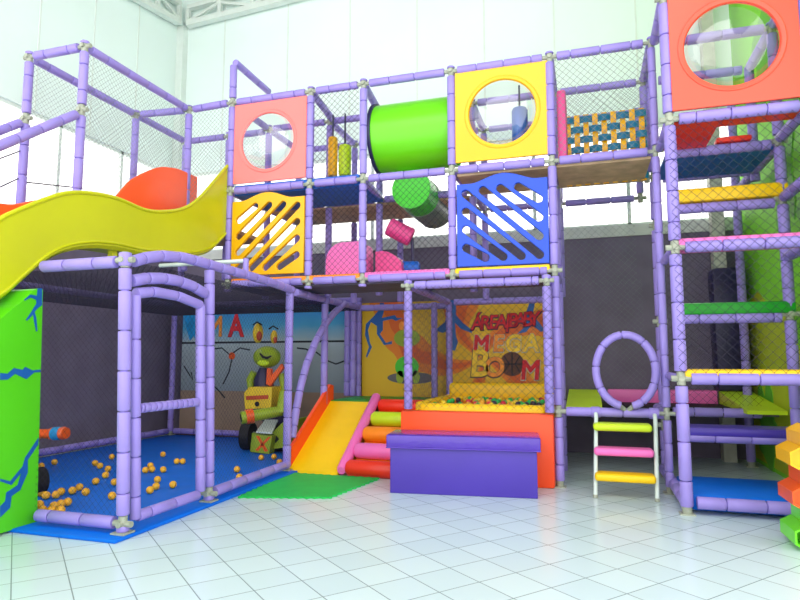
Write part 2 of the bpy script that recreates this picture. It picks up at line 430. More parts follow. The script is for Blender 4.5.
# ------------------------------------------------------------------ foam-sleeved frames
class Frame:
    def __init__(s, name, label, loc, r=.047):
        s.t = thing(name, label, 'play frame', loc); s.r = r
    def post(s, x, y, z0, z1, joints=(), foot=False, top=False, lean=0.0):
        Y = lambda z: y+lean*(z-z0)/(z1-z0)
        zz = sorted({z0, z1, *[j for j in joints if z0 < j < z1]})
        o = None; bm = B()
        for a, b in zip(zz, zz[1:]):
            a2 = a+(.06 if (a in joints or (a == z0 and foot)) else 0); b2 = b-(.06 if (b in joints or (b == z1 and top)) else 0)
            foam(bm, [(x, Y(a2), a2), (x, Y(b2), b2)], s.r)
        o = obj('post', bm, 'foam', s.t, True)
        for j in joints:
            if z0-.01 <= j <= z1+.01:
                y0 = y; y = Y(j)
                q = B(); sweep(q, [(x, y, j-.062), (x, y, j-.055), (x, y, j+.055), (x, y, j+.062)], [s.r*.55, s.r*.7, s.r*.7, s.r*.55], 10)
                for dx, dy in ((1, 0), (-1, 0), (0, -1)):
                    sweep(q, [(x+dx*.02, y+dy*.02, j), (x+dx*.078, y+dy*.078, j)] if dy == 0 else [(x, y-.02, j), (x, y-.052, j)], [s.r*.52, s.r*.5], 8)
                obj('clamp', q, 'clamp', o, True); y = y0
        if foot:
            q = B(); sweep(q, [(x, y, z0), (x, y, z0+.07)], s.r*.8, 10); box(q, x-.06, x+.06, y-.06, y+.06, z0, z0+.012)
            obj('foot_plate', q, 'clamp', o, True)
        return o
    def rail(s, p0, p1, gap=.075, r=None):
        p0, p1 = Vector(p0), Vector(p1); d = (p1-p0).normalized()
        return obj('rail', foam(B(), [p0+d*gap, p1-d*gap], r or s.r), 'foam', s.t, True)
    def curve(s, pts, r=None, name='rail'):
        return obj(name, foam(B(), pts, r or s.r, .22), 'foam', s.t, True)
    def net(s, *a, **k): return net(s.t, *a, **k)
    def deck(s, x0, x1, y0, y1, z, m='ply', name='deck'):
        return obj(name, box(B(), x0, x1, y0, y1, z-.03, z), m, s.t)

F = Frame('climbing_frame', 'big lavender foam padded climbing frame with window panels along the back of the hall', (-2, YF, 0))
F.post(XS[0], YF, 2.15, 5.2, (Z2, Z3, Z4), top=True)
F.post(XS[1], YF, 2.15, Z4+.03, (Z2, Z3, Z4))
F.post(XS[2], YF, 2.15, Z4+.03, (Z2, Z3, Z4))
F.post(XS[3], YF, 2.15, Z4+.03, (Z2, Z3, Z4))
F.post(XS[4], YF, 0, Z4+.03, (.77, Z2, Z3, Z4), foot=True)
F.r = .04; F.post(XS[5], YF, 0, Z4+.03, (.77, Z3, Z4), foot=True); F.r = .047
for a, b in zip(XS[:4], XS[1:5]):
    for z in (Z2, Z3, Z4): F.rail((a, YF, z), (b, YF, z))
for z in (.77, Z3, Z4): F.rail((XS[4], YF, z), (XS[5], YF, z))
F.rail((XS[0], YF, 5.2), (XS[0], YM, 5.2-.02), .03)
XM = [-4.97, -4.32, -3.36, -2.62, -1.35, -.31, .73]
for x in XM[1:]:
    F.post(x, YM, Z2-.1 if x < -.4 else (0 if x < 0 else Z3), Z4+.03, (Z3, Z4))
for x in (-3.36, -2.62, -1.35, -.31, .73, XS[0]): F.post(x, YC, 2.15 if x < 0 else Z3, Z4+.03, (Z3, Z4))
for a, b in zip(XM[1:], XM[2:]):
    for z in (Z2, Z3, Z4):
        if z == Z2 and b > .5: continue
        F.rail((a, YM, z), (b, YM, z))
for a, b in zip([-4.32, -3.36, -2.62, -1.35, -.31], [-3.36, -2.62, -1.35, -.31, .73]):
    for z in (Z3, Z4): F.rail((a, YC, z), (b, YC, z))
for x, y in ((-3.36, 1), (-2.62, 1), (-1.35, 1), (XS[0], 1), (-.31, 1)):
    for z in (Z3, Z4): F.rail((x, YM, z), (x, YC, z))
for a, b in zip(XS[:6], [XM[1], -3.3, -2.6, -1.36, -.31, .73]):
    for z in ((Z2, Z3, Z4) if a < .5 and a > -.5 or a < -.5 else (.77, Z4)): F.rail((a, YF, z), (b, YM, z))
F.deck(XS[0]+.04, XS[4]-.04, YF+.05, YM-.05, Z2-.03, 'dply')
F.deck(XS[0]+.04, XS[2]-.05, YF+.05, YM-.05, Z3-.02, 'bluefab')
F.deck(XS[3]+.05, XS[4]-.04, YF+.05, YM-.05, Z3-.03, 'ply')
F.deck(XS[4]+.04, XS[5]-.04, YF+.05, YM-.05, Z3-.03, 'ply')
F.deck(-4.25, -1.4, YM+.05, YC-.05, Z3-.03, 'ply')
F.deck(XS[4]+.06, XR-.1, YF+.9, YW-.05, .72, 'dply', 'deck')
F.net((XS[1]+.05, YF-.03, Z3+.05), (.6, 0, 0), (0, 0, 1.08))
F.net((XS[1]+.05, YF-.03, Z2+.05), (.6, 0, 0), (0, 0, 1.1))
F.net((XS[2]+.05, YF-.03, Z2+.05), (1.0, 0, 0), (0, 0, 1.1))
F.net((XS[4]+.05, YF-.03, Z3+.05), (.94, 0, 0), (0, 0, 1.1), m='netg')
F.net((XS[4]+.05, YM, Z3+.05), (.94, 0, 0), (0, 0, 1.1), m='netg')
F.net((-4.3, YC, Z3+.05), (4.95, 0, 0), (0, 0, 1.1), m='netg', cell=.09, th=.003)
F.net((-4.3, YC, Z2+.05), (4.95, 0, 0), (0, 0, 1.1), m='netg', cell=.09, th=.003)
F.net((XS[4]+.05, YC+.3, .8), (1.0, 0, 0), (0, 0, 1.6), m='netg', cell=.08, th=.0025)

# ------------------------------------------------------------------ window panels and slatted panels
def window_panel(label, x0, x1, y, z0, z1, cx, cz, r, m):
    t = thing('window_panel', label, 'panel', ((x0+x1)/2, y, z0), 'square plastic panels with bubble windows')
    rr = .02
    outer = [(x0, z0), (x1, z0), (x1, z1), (x0, z1)]
    obj('panel', moved(curve_mesh([outer, circle(cx, cz, r)], .035), (0, y, 0)), m, t)
    bm = B(); n = 56; prof = [(r*1.105, -.0172), (r*1.095, -.026), (r*1.075, -.029), (r*1.05, -.024), (r*.99, -.022), (r*.965, -.010), (r*.96, 0)]
    rings = [[bm.verts.new((cx+a*math.cos(2*PI*k/n), y+b, cz+a*math.sin(2*PI*k/n))) for k in range(n)] for a, b in prof]
    for a, b in zip(rings, rings[1:]):
        for k in range(n): bm.faces.new((a[k], a[(k+1) % n], b[(k+1) % n], b[k]))
    obj('rim', bm, m, t, True)
    bm = B(); n = 40; rings = []
    for i in range(7):
        a = i/6*PI/2*.98; R = r*.95*math.cos(a) if i else r*.95
        rings.append([bm.verts.new((cx+R*math.cos(2*PI*k/n), y-.01-.17*math.sin(a), cz+R*math.sin(2*PI*k/n))) for k in range(n)])
    for a, b in zip(rings, rings[1:]):
        for k in range(n): bm.faces.new((a[k], a[(k+1) % n], b[(k+1) % n], b[k]))
    bm.faces.new(rings[-1])
    obj('bubble_window', bm, 'dome', t, True)
    return t
window_panel('pink square panel with round window above the yellow slatted panel', XS[0]+.05, XS[1]-.05, YF, Z3+.09, Z4-.05, -3.79, 4.06, .375, 'pink')
window_panel('yellow square panel with round window above the blue slatted panel', XS[3]+.05, XS[4]-.02, YF, Z3+.08, Z4-.04, -.84, 4.07, .385, 'yellow')
window_panel('red square panel with round window at the top of the tower', .79, 1.81, 5.70, 3.52, 4.72, 1.285, 4.07, .392, 'coral')

def slat_panel(label, x0, x1, y, z0, z1, m, mirror):
    W, H = x1-x0, z1-z0
    top = []
    for i in range(25):
        u = 1-i/24; z = H+.09*max(0, math.cos((u-.48)/.34*PI/2))**1.4 if abs(u-.48) < .34 else H
        top.append((u*W, z))
    outer = [(0, 0), (W, 0)]+top
    holes = []; hw = .045; mg = .1
    for k in range(-3, 4):
        c = k*.205
        # z = x*s + c0 in a square W x H inset by mg
        x_lo = max(mg, mg-c*.95); x_hi = min(W-mg, W-mg-c*.95)
        if k == 0: x_lo, x_hi = mg, W-mg
        p = Vector((x_lo, x_lo*(H-.02)/W+c)); q = Vector((x_hi, x_hi*(H-.02)/W+c))
        p.y = max(mg*.9, p.y); q.y = min(H-mg*.8, q.y)
        d = (q-p)
        if d.length < .05: continue
        d.normalize(); nrm = Vector((-d.y, d.x)); lp = []
        for i in range(9): a = -PI/2+PI*i/8; e = q+d*hw*math.cos(a)+nrm*hw*math.sin(a); lp.append((e.x, e.y))
        for i in range(9): a = PI/2+PI*i/8; e = p+d*hw*math.cos(a)+nrm*hw*math.sin(a); lp.append((e.x, e.y))
        holes.append(lp)
    loops = [outer]+holes
    if mirror: loops = [[(W-x, z) for x, z in lp] for lp in loops]
    bm = moved(curve_mesh(loops, .05, .006), (x0, y, z0))
    return tag(obj('slatted_panel', bm, m), label, 'panel', 'slatted plastic panels with wavy tops')
slat_panel('yellow panel with slanted slots and wavy top beside the wavy slide', XS[0]+.06, XS[1]-.05, YF-.01, 2.35, 3.3, 'amber', False)
slat_panel('blue panel with slanted slots and wavy top under the yellow window panel', XS[3]+.06, XS[4]-.05, YF-.01, 2.33, 3.27, 'blue', True)

# ------------------------------------------------------------------ things inside the climbing frame
def pad(label, x0, x1, y0, y1, z0, z1, m, name='foam_mat', cat='mat', group=None, bev=.015):
    return tag(obj(name, box(B(), x0, x1, y0, y1, z0, z1, min(bev, (z1-z0)*.4)), m, smooth=True), label, cat, group)
G = 'foam mats on the climbing decks'
pad('orange mat under the yellow slatted panel and pink arch', XS[0]+.06, XS[2]-.03, YF-.02, YM-.06, Z2-.02, Z2+.065, 'omat', group=G)
pad('pink mat on the deck left of the blue slatted panel', XS[2]+.03, XS[3]-.03, YF-.02, YM-.06, Z2-.02, Z2+.075, 'pinkmat', group=G)
pad('yellow mat on the deck behind the blue slatted panel', XS[3]+.03, XS[4]-.05, YF-.02, YM-.06, Z2-.02, Z2+.07, 'ymat', group=G)
pad('blue mat on the upper deck beside the pink window panel', XS[0]+.06, XS[2]-.05, YF+.0, YM-.06, Z3-.018, Z3+.07, 'bluefab', group=G)
# big lime tube and the green tube below it
t = thing('crawl_tube', 'big lime green crawl tube between the pink and yellow window panels', 'tunnel', (-2.05, 7.02, 4.08))
def tube_shell(bm, pts, r, th=.02, n=40):
    P = [Vector(p) for p in pts]; d = (P[-1]-P[0]).normalized()
    ref = Vector((0, 0, 1)); s = d.cross(ref).normalized(); u = s.cross(d)
    def ring(p, rr): return [bm.verts.new(p+(s*math.cos(2*PI*k/n)+u*math.sin(2*PI*k/n))*rr) for k in range(n)]
    R = [ring(P[0], r-th), ring(P[0], r), ring(P[-1], r), ring(P[-1], r-th)]
    for a, b in zip(R, R[1:]+R[:1]):
        for k in range(n): bm.faces.new((a[k], a[(k+1) % n], b[(k+1) % n], b[k]))
    return bm
obj('tube', tube_shell(B(), [(-2.44, 7.02, 4.08), (-1.46, 7.02, 4.08)], .425), 'limetube', t, True)
obj('end_collar', tube_shell(B(), [(-2.47, 7.02, 4.08), (-2.43, 7.02, 4.08)], .45, .04), 'navy', t, True)
t = thing('crawl_tube', 'small darker green crawl tube hanging below the big lime tube', 'tunnel', (-2.3, 7.3, 3.5))
obj('tube', tube_shell(B(), [(-2.05, 7.06, 3.43), (-2.05, 7.5, 3.43)], .25), 'gtube', t, True)
bm = B(); sweep(bm, [(-2.05, 7.055, 3.43), (-2.05, 7.075, 3.43)], .24, 32); obj('end_cap', bm, 'gtube', t, True)
obj('rear_section', tube_shell(B(), [(-2.05, 7.5, 3.43), (-2.03, 8.2, 3.42)], .26), 'greytube', t, True)
# pink arch, pink roller, blue roll, hanging cylinders
p0 = (-3.02, 6.85)
prof = [(-3.08, Z2+.066), (-3.08, Z2+.26)]+[(-2.86-.22*math.cos(PI/2*k/8), Z2+.26+.24*math.sin(PI/2*k/8)) for k in range(1, 9)]+[(-2.64, Z2+.50), (-2.58, Z2+.47), (-2.56, Z2+.4), (-2.56, Z2+.066)]
bm = prism(B(), [(x, 6.8, z) for x, z in prof], (0, .3, 0)); tag(obj('foam_arch', bm, 'pinkmat', smooth=True), 'pink round-topped foam block standing on the orange mat', 'foam block')
prof = [(0, 0), (0, .3)]+[(.03+.5*k/8, .3+.02*math.sin(PI*k/8)-.14*(k/8)**2) for k in range(1, 9)]+[(.55, 0)]
q = at(360, 276, 'Y', 7.0)
bm = prism(B(), [(-2.46+x*.62, 6.9, Z2+.076+z*1.0) for x, z in prof], (0, .28, 0)); tag(obj('foam_wedge', bm, 'magenta', smooth=True), 'magenta sloped foam block on pink mat just right of the pink arch', 'foam block')
a = at(388, 226, 'Y', 7.2); b = at(412, 238, 'Y', 7.3)
bm = B(); sweep(bm, [a, a.lerp(b, .05), b.lerp(a, .05), b], [.09, .12, .12, .09], 16)
t = thing('punch_roller', 'tilted magenta foam roller under the small green tube', 'roller', a); obj('roller', bm, 'magenta', t, True)
obj('rod', sweep(B(), [b, (b.x+.02, b.y, Z2+.06)], .022, 8), 'navy', t)
a = at(394, 263, 'Y', 7.05); b = at(420, 268, 'Y', 7.15); a.z = b.z = Z2+.075+.1
bm = B(); sweep(bm, [a, a.lerp(b, .08), b.lerp(a, .08), b], [.07, .1, .1, .07], 16)
tag(obj('foam_roll', bm, 'bluefab', smooth=True), 'small blue foam roll lying on the pink mat', 'roller')
def bag(label, px, y0, y1, Y, r, m, ztop=Z4-.05):
    p = at(px, y0, 'Y', Y); q = at(px, y1, 'Y', Y); z1, z0 = p.z, q.z
    t = thing('punch_bag', label, 'punch bag', (p.x, Y, z0), 'foam cylinders hanging on cords')
    bm = B(); sweep(bm, [(p.x, Y, z0), (p.x, Y, z0+.02), (p.x, Y, z1-.04), (p.x, Y, z1-.01), (p.x, Y, z1)], [r*.85, r, r, r*.85, r*.4], 20)
    obj('body', bm, m, t, True); obj('cord', sweep(B(), [(p.x, Y, z1-.005), (p.x, Y, ztop)], .012, 6), 'navy', t)
bag('amber hanging foam cylinder above the blue deck', 333, 137, 176, 7.2, .065, 'amber')
bag('lime hanging foam cylinder just right of the amber one', 345, 145, 176, 7.2, .085, 'lime')
bag('blue hanging punch bag seen through the yellow window panel', 519.5, 108, 146, 7.05, .095, 'bluefab')
# upright pink pad and woven belt net on the bridge
pad('upright magenta pad beside the yellow window panel', -.25, -.15, YF+.07, YF+.5, Z3+.02, 4.28, 'magenta', 'wall_pad', 'pad', None, .03)
t = thing('belt_net', 'woven yellow and blue belt barrier on the high bridge', 'barrier', (.22, 7.36, Z3))
nx, nz = 9, 7; x0, x1, z0, z1 = -.2, .735, 3.38, 4.25
for i in range(nx):
    x = x0+(i+.5)*(x1-x0)/nx; bm = B(); L = []
    for k in range(49):
        f = k/48; z = z0+(z1-z0)*f; L.append((7.36+.018*math.cos(PI*(f*nz-.5)+PI*i), z))
    for s, t2 in zip(L, L[1:]):
        vs = [bm.verts.new((x+dx, y+dy, z)) for (y, z) in (s, t2) for dx, dy in ((-.031, -.004), (.031, -.004), (.031, .004), (-.031, .004))]
        for k in range(4): bm.faces.new((vs[k], vs[(k+1) % 4], vs[4+(k+1) % 4], vs[4+k]))
    bmesh.ops.remove_doubles(bm, verts=bm.verts, dist=1e-5); obj('yellow_belt', bm, 'yellow', t)
for j in range(nz):
    z = z0+(j+.5)*(z1-z0)/nz; bm = B(); L = []
    for k in range(73):
        f = k/72; x = x0+(x1-x0)*f; L.append((x, 7.36-.018*math.cos(PI*(f*nx-.5)+PI*j)))
    for s, t2 in zip(L, L[1:]):
        vs = [bm.verts.new((x, y+dy, z+dz)) for (x, y) in (s, t2) for dz, dy in ((-.04, -.004), (.04, -.004), (.04, .004), (-.04, .004))]
        for k in range(4): bm.faces.new((vs[k], vs[(k+1) % 4], vs[4+(k+1) % 4], vs[4+k]))
    bmesh.ops.remove_doubles(bm, verts=bm.verts, dist=1e-5); obj('blue_belt', bm, mat('teal_blue_belt', (16, 116, 158), .5) if j == 0 else bpy.data.materials['teal_blue_belt'], t)

# ------------------------------------------------------------------ tower
T = Frame('tower_frame', 'tall lavender foam padded tower frame with coloured steps by the green wall', (1.3, 6.5, 0), .052)
TX0, TX1 = .765, 1.86; TY = 5.74; TM = 6.6
LV = (1.14, 2.29, 3.46)
T.post(TX0, TY, 0, 5.0, LV+(4.62,), foot=True); T.post(TX1, TY, 0, 5.0, LV+(4.62,), foot=True)
T.post(TX1, TM, 0, 4.65, (.57, 1.74, 2.87, Z3, 4.62), foot=True)
T.post(TX0+.04, YM, 0, 4.65, (.57, 1.74, 2.87, Z3), foot=True); T.post(TX1, YM, 3.3, 4.65, (Z3,))
T.post(1.87, YC, 0, 4.65, (), foot=True)
T.rail((TX0, TY, .1), (TX1, TY, .1)); T.rail((TX0, TY, .1), (TX0, YM, .1))
for z in LV: T.rail((TX0, TY, z), (TX1, TY, z)); T.rail((TX0, TY, z), (TX0, TM, z), r=.04); T.rail((TX1, TY, z), (TX1, TM, z), .06)
for z in (.55, 1.71, 2.83, 3.42, 4.62): T.rail((TX0+.06, TM, z), (TX1, TM, z), .07)
for z in (3.42, 4.62): T.rail((TX1, TM, z), (TX1, YM, z), .06)
for z in (3.42, 4.62): T.rail((TX0+.06, YM, z), (TX1, YM, z), .07)
T.rail((TX1, TY, 4.62), (TX1, TM, 4.62)); T.rail((TX0, TY, 4.62), (TX0, TM, 4.62))
T.rail((TX1, YM, 3.42), (TX1, YC, 3.42)); T.rail((TX1, TY, 2.87), (TX1, TM, 2.87), .06)
T.rail((TX0+.06, YM, .72), (TX1, YM, .72), .07)
# red deck with a climbing hole, grey-blue deck behind it
bm = B()
z0, z1 = 3.44, 3.475
for x0, x1, y0, y1 in ((TX0+.04, 1.2, TY+.05, TM-.05), (1.2, TX1-.03, TY+.05, 6.0), ): box(bm, x0, x1, y0, y1, z0, z1)
obj('deck', bm, 'red', T.t)
T.deck(TX0+.06, TX1-.04, TM+.05, YM-.05, 3.42, 'bluefab')
T.net((TX0-.02, TY-.055, 1.19), (1.1, 0, 0), (0, 0, 2.22), cell=.085, th=.004)
T.net((TX0+.05, YM+.02, .8), (1.0, 0, 0), (0, 0, 2.6), cell=.085, th=.003)
G = 'coloured foam steps in the tower'
def step(label, y0, y1, z, m, th=.11, x0=None, x1=None):
    x0 = TX0+.02 if y0 < 6 else TX0+.11; x1 = TX1-.03 if y0 < 6 else TX1+.05
    pad(label, x0, x1, y0, y1, z, z+th, m, 'foam_step', 'step', G, .03)
step('pink foam step at the front of the tower', TY-.02, TY+.26, 2.27, 'pinkmat', .1)
step('amber yellow foam step low at the front of the tower', TY-.02, TY+.3, 1.12, 'ymat', .1)
step('yellow foam step under the red deck in the tower', TM-.05, TM+.22, 2.89, 'ymat', .14)
step('green foam step below the pink one in the tower', TM-.05, TM+.25, 1.745, 'green', .12)
step('purple foam step just above the blue tower floor mat', TM-.06, TM+.3, .56, 'purple', .09)
pad('blue vinyl mat on the floor of the tower', TX0+.03, TX1-.03, TY+.05, TM+.1, .02, .16, 'bluemat', 'floor_mat', 'mat', None, .04)
pad('red foam pad lying on the edge of the hole in the tower deck', 1.3, 1.62, TM-.06, TM+.1, 3.475, 3.53, 'red', 'foam_pad', 'pad', None, .02)
# low platform mats behind the ring gateway
G = 'foam mats on the low platform'
def tilt_mat(label, x0, x1, m):
    bm = prism(B(), [(x0, 7.3, .725), (x0, 7.3, .765), (x0, 8.7, .90), (x0, 8.7, .725)], (x1-x0, 0, 0))
    tag(obj('foam_ramp', bm, m), label, 'mat', G)
tilt_mat('lime ramp mat on the low platform left of the ring gateway', -.26, .14, 'lime')
tilt_mat('lime ramp mat on the low platform in front of the column', 1.60, 1.98, 'lime')
pad('black sheet standing in for the dark opening in the low platform behind the ring gateway',   .15, 1.59, YM+.08, 8.6, .722, .745, 'black', group=G)  # flat black sheet put in for the dark opening between the lime ramps
a = at(608, 398, 'Y', 8.72); b = at(718, 398, 'Y', 8.72)
pad('long pink foam beam across the back of the low platform', a.x, b.x, 8.72, 8.92, .724, .905, 'pinkmat', 'foam_beam', 'foam block', None, .02)
# ring gateway and ladder
rc = at(625.5, 371, 'Y', 6.5); t = thing('ring_gateway', 'lavender foam ring gateway standing above the ladder', 'ring', (rc.x, 6.5, .82))
pts = []
for k in range(61):
    a = -PI/2+.18+(2*PI-.36)*k/60; pts.append((rc.x+.283*math.cos(a), 6.5, 1.195+.36*math.sin(a)))
obj('ring', foam(B(), pts, .04, .22), 'foam', t, True)
for s in (-1, 1):
    q = B(); sweep(q, [(rc.x+s*.055, 6.5, .835), (rc.x+s*.02, 6.54, .8)], .024, 8); obj('clamp', q, 'clamp', t, True)
fl = at(595.5, 499, 'Z', 0); fr = at(657, 501, 'Z', 0)
t = thing('step_ladder', 'short white metal ladder with lime, pink and yellow padded steps', 'ladder', ((fl.x+fr.x)/2, 6.1, 0))
YL = 6.15; tl = at(596, 416, 'Y', 6.47); tr = at(655, 416, 'Y', 6.47)
for p, q in ((fl, tl), (fr, tr)):
    bm = B(); sweep(bm, [(p.x, YL, 0), (q.x, 6.45, .72), (q.x, 6.5, .76)], .02, 10); o = obj('side_rail', bm, 'alu', t, True)
    obj('rubber_foot', sweep(B(), [(p.x, YL-.004, 0), (p.x, YL, .03)], .023, 10), 'clamp', o)
    obj('top_sleeve', foam(B(), [(q.x-.05, YF, .77), (q.x+.05, YF, .77)], .056), 'foam', o, True)
for zc, m, nm in ((.64, 'lime', 'lime'), (.415, 'pinkmat', 'pink'), (.19, 'ymat', 'yellow')):
    y = YL+(6.45-YL)*zc/.72
    o = obj('padded_step', box(B(), fl.x+.0, fr.x-.0, y-.1, y+.1, zc-.035, zc+.04, .03, 3), m, t, True); o['label'] = nm+' padded step'

# ------------------------------------------------------------------ start cage of the wavy slide
K = Frame('slide_cage', 'lavender foam padded cage with netting at the top of the wavy slide', (-5.35, 5.7, 2.6))
CX0, CX1, CY0, CY1 = -5.74, -4.985, 4.81, YF
for x in (CX0, CX1):
    K.post(x, CY0, 2.45, 4.62, (3.9, 4.6)); K.post(x, YM, 2.45, 4.62, (4.6,))
K.post(CX0, CY1-.12, 2.45, 4.62, (4.6,)); K.post(CX1, CY1, 2.45, 4.66, (4.62,))
K.rail((CX0, CY0, 4.6), (CX1, CY0, 4.6)); K.rail((CX0, CY0, 4.6), (CX0, CY1-.12, 4.6)); K.rail((CX1, CY0, 4.6), (CX1, CY1, 4.62))
K.rail((CX0, CY1-.12, 4.6), (CX1, CY1, 4.62)); K.rail((CX0, CY1-.12, 4.6), (CX0, YM, 4.6)); K.rail((CX0, YM, 4.6), (CX1, YM, 4.6)); K.rail((CX1, CY1, 4.62), (XS[0], CY1, 4.64))
K.rail((CX1, YM, 4.6), (XS[0], YM, 4.6))
for x in (CX0, CX1): K.rail((x, CY0, 3.88), (x, 3.0, 2.5), .08)
K.net((CX0, CY0, 3.0), (0, 2.6, 0), (0, 0, 1.55), m='netg', cell=.06, th=.003)
K.net((CX1, CY0, 3.0), (0, 1.7, 0), (0, 0, 1.55), m='netg', cell=.06, th=.003)
K.net((CX1, CY1, 3.0), (.62, 0, 0), (0, 0, 1.6), m='netg', cell=.06, th=.003)
K.net((CX0, YM, 3.0), (1.38, 0, 0), (0, 0, 1.55), m='netg', cell=.06, th=.003)
bm = B()
for (y0, z0, y1, z1) in ((4.8, 3.55, 3.3, 2.5), (4.8, 3.25, 3.4, 2.2), (4.8, 3.2, 5.6, 3.35)): sweep(bm, [(CX0, y0, z0), (CX0, y1, z1)], .008, 6)
obj('rope', bm, 'dply', K.t)
obj('deck', box(B(), CX0, XS[0]-.02, YF-.05, YM, 2.95, 3.0), 'ply', K.t)

# ------------------------------------------------------------------ wavy double slide
TOP = [(6.52, 3.78), (6.24, 3.49), (5.96, 3.21), (5.69, 3.02), (5.35, 2.90), (5.05, 2.85), (4.69, 2.87), (4.38, 2.84), (4.10, 2.77), (3.90, 2.67), (3.72, 2.56), (3.58, 2.47), (3.46, 2.38), (3.2, 2.12), (2.9, 1.78), (2.6, 1.42), (2.3, 1.08), (2.0, .8), (1.6, .62), (1.2, .56)]
BOT = [(6.52, 2.84), (6.24, 2.62), (5.96, 2.51), (5.69, 2.45), (5.35, 2.41), (5.05, 2.375), (4.69, 2.365), (4.38, 2.325), (4.10, 2.235), (3.90, 2.11), (3.72, 1.94), (3.58, 1.80), (3.46, 1.70), (3.2, 1.42), (2.9, 1.08), (2.6, .74), (2.3, .44), (2.0, .22), (1.6, .1), (1.2, .08)]
def spline(L, sub=4):
    out = []
    for i in range(len(L)-1):
        p0 = L[max(i-1, 0)]; p1 = L[i]; p2 = L[i+1]; p3 = L[min(i+2, len(L)-1)]
        for k in range(sub):
            t = k/sub
            out.append(tuple(.5*((2*p1[j])+(-p0[j]+p2[j])*t+(2*p0[j]-5*p1[j]+4*p2[j]-p3[j])*t*t+(-p0[j]+3*p1[j]-3*p2[j]+p3[j])*t**3) for j in (0, 1)))
    out.append(L[-1]); return out
def lane(top, bot, x0, x1, low=None):
    """U-shaped trough: closed cross-section swept along the outline"""
    bm = B(); rings = []
    for (y, zt), (_, zb) in zip(top, bot):
        bed = zb+.1; th = .025
        zl = zt if low != 'l' else bed+.06; zr = zt if low != 'r' else bed+.06
        sec = [(x0, zl), (x0-.0, zb+.03), (x0+.03, zb), (x1-.03, zb), (x1, zb+.03), (x1, zr), (x1-th, zr), (x1-th, bed+.04), (x1-th-.05, bed), (x0+th+.05, bed), (x0+th, bed+.04), (x0+th, zl)]
        rings.append([bm.verts.new((x, y, z)) for x, z in sec])
    n = len(rings[0])
    for a, b in zip(rings, rings[1:]):
        for k in range(n): bm.faces.new((a[k], a[(k+1) % n], b[(k+1) % n], b[k]))
    bm.faces.new(rings[0]); bm.faces.new(rings[-1])
    return bm
ts, bs = spline(TOP), spline(BOT)
t = thing('wavy_slide', 'lime yellow wavy slide running down from the climbing frame', 'slide', (-4.5, 1.2, 0))
obj('trough', lane(ts, bs, -4.655, -4.34, 'l'), 'slide', t, True)
bm = B(); sweep(bm, [(-4.345, y, z) for y, z in ts], .02, 8); obj('rim', bm, 'slide', t, True)
bm = B(); sweep(bm, [(-4.338, y, z+.06) for y, z in bs], .014, 8); obj('rib', bm, 'slide', t, True)
bm = B()
for y, z in ((4.75, 2.37), (3.2, 1.42)): box(bm, -4.47, -4.41, y-.03, y+.03, 2.2 if z > 2 else 0, z+.02)
obj('support', bm, 'slide', t)
OT = [(6.74, 3.74), (6.4, 3.735), (6.24, 3.71), (6.05, 3.66), (5.85, 3.56), (5.65, 3.43), (5.5, 3.31), (5.34, 3.12), (5.1, 2.93), (4.8, 2.88), (4.4, 2.82), (4.1, 2.7), (3.9, 2.66), (3.7, 2.55), (3.46, 2.4), (3.2, 2.14), (2.9, 1.8), (2.6, 1.44), (2.3, 1.1), (2.0, .82), (1.6, .62), (1.2, .56)]
def interp(L, y):
    for (ya, za), (yb, zb) in zip(L, L[1:]):
        if yb <= y <= ya: return za+(zb-za)*(y-ya)/(yb-ya)
    return L[0][1] if y > L[0][0] else L[-1][1]
OB = [(y, interp(BOT, y)+.09) for y, z in OT]
t = thing('wavy_slide', 'orange wavy slide lane behind the lime yellow slide', 'slide', (-4.8, 1.2, 0))
obj('trough', lane(spline(OT), spline(OB), -4.975, -4.672, 'r'), 'oslide', t, True)
bm = B(); sweep(bm, [(-4.97, y, z) for y, z in spline(OT)], .018, 8); obj('rim', bm, 'oslide', t, True)
# bright green box under the slide
GX = -4.2
e1 = at(43, 288, 'X', GX); e0 = at(37, 522, 'X', GX)
yy = [q for q in bs if q[0] < e1.y-.02]
outl = [(e0.y, .02), (e1.y, 1.87)]+[(y, min(1.87, z-.05)) for y, z in yy if y > 2.15]+[(2.15, .02)]
t = thing('slide_housing', 'bright green base under the slide with blue lightning cracks', 'slide base', (GX-.3, 3, 0))
obj('body', prism(B(), [(-4.93, y, z) for y, z in outl], (GX+4.93, 0, 0)), 'bgreen', t)
def crack(pts, ox, oy, s):
    P = [at(ox+x/s, oy+y/s, 'X', GX+.001) for x, y in pts]
    obj('crack_print', prism(B(), P, (.003, 0, 0)), 'crack', t)
crack([(300, 66), (335, 66), (335, 200), (300, 225), (275, 255), (288, 300), (298, 410), (287, 410), (272, 330), (264, 275), (215, 325), (205, 320), (250, 255), (270, 220), (290, 190), (290, 160), (245, 140), (195, 165), (195, 155), (240, 118), (295, 125)], 0, 280, 8)
crack([(0, 480), (30, 478), (60, 455), (90, 470), (105, 477), (135, 450), (162, 448), (162, 438), (130, 442), (100, 428), (90, 440), (55, 432), (30, 455), (0, 452)], 0, 260, 4)
crack([(154, 150), (152, 178), (110, 240), (110, 290), (80, 360), (45, 385), (40, 430), (0, 470), (0, 425), (20, 405), (25, 370), (70, 340), (85, 290), (45, 340), (0, 325), (0, 315), (40, 325), (90, 265), (100, 230), (140, 170)], 0, 400, 4)

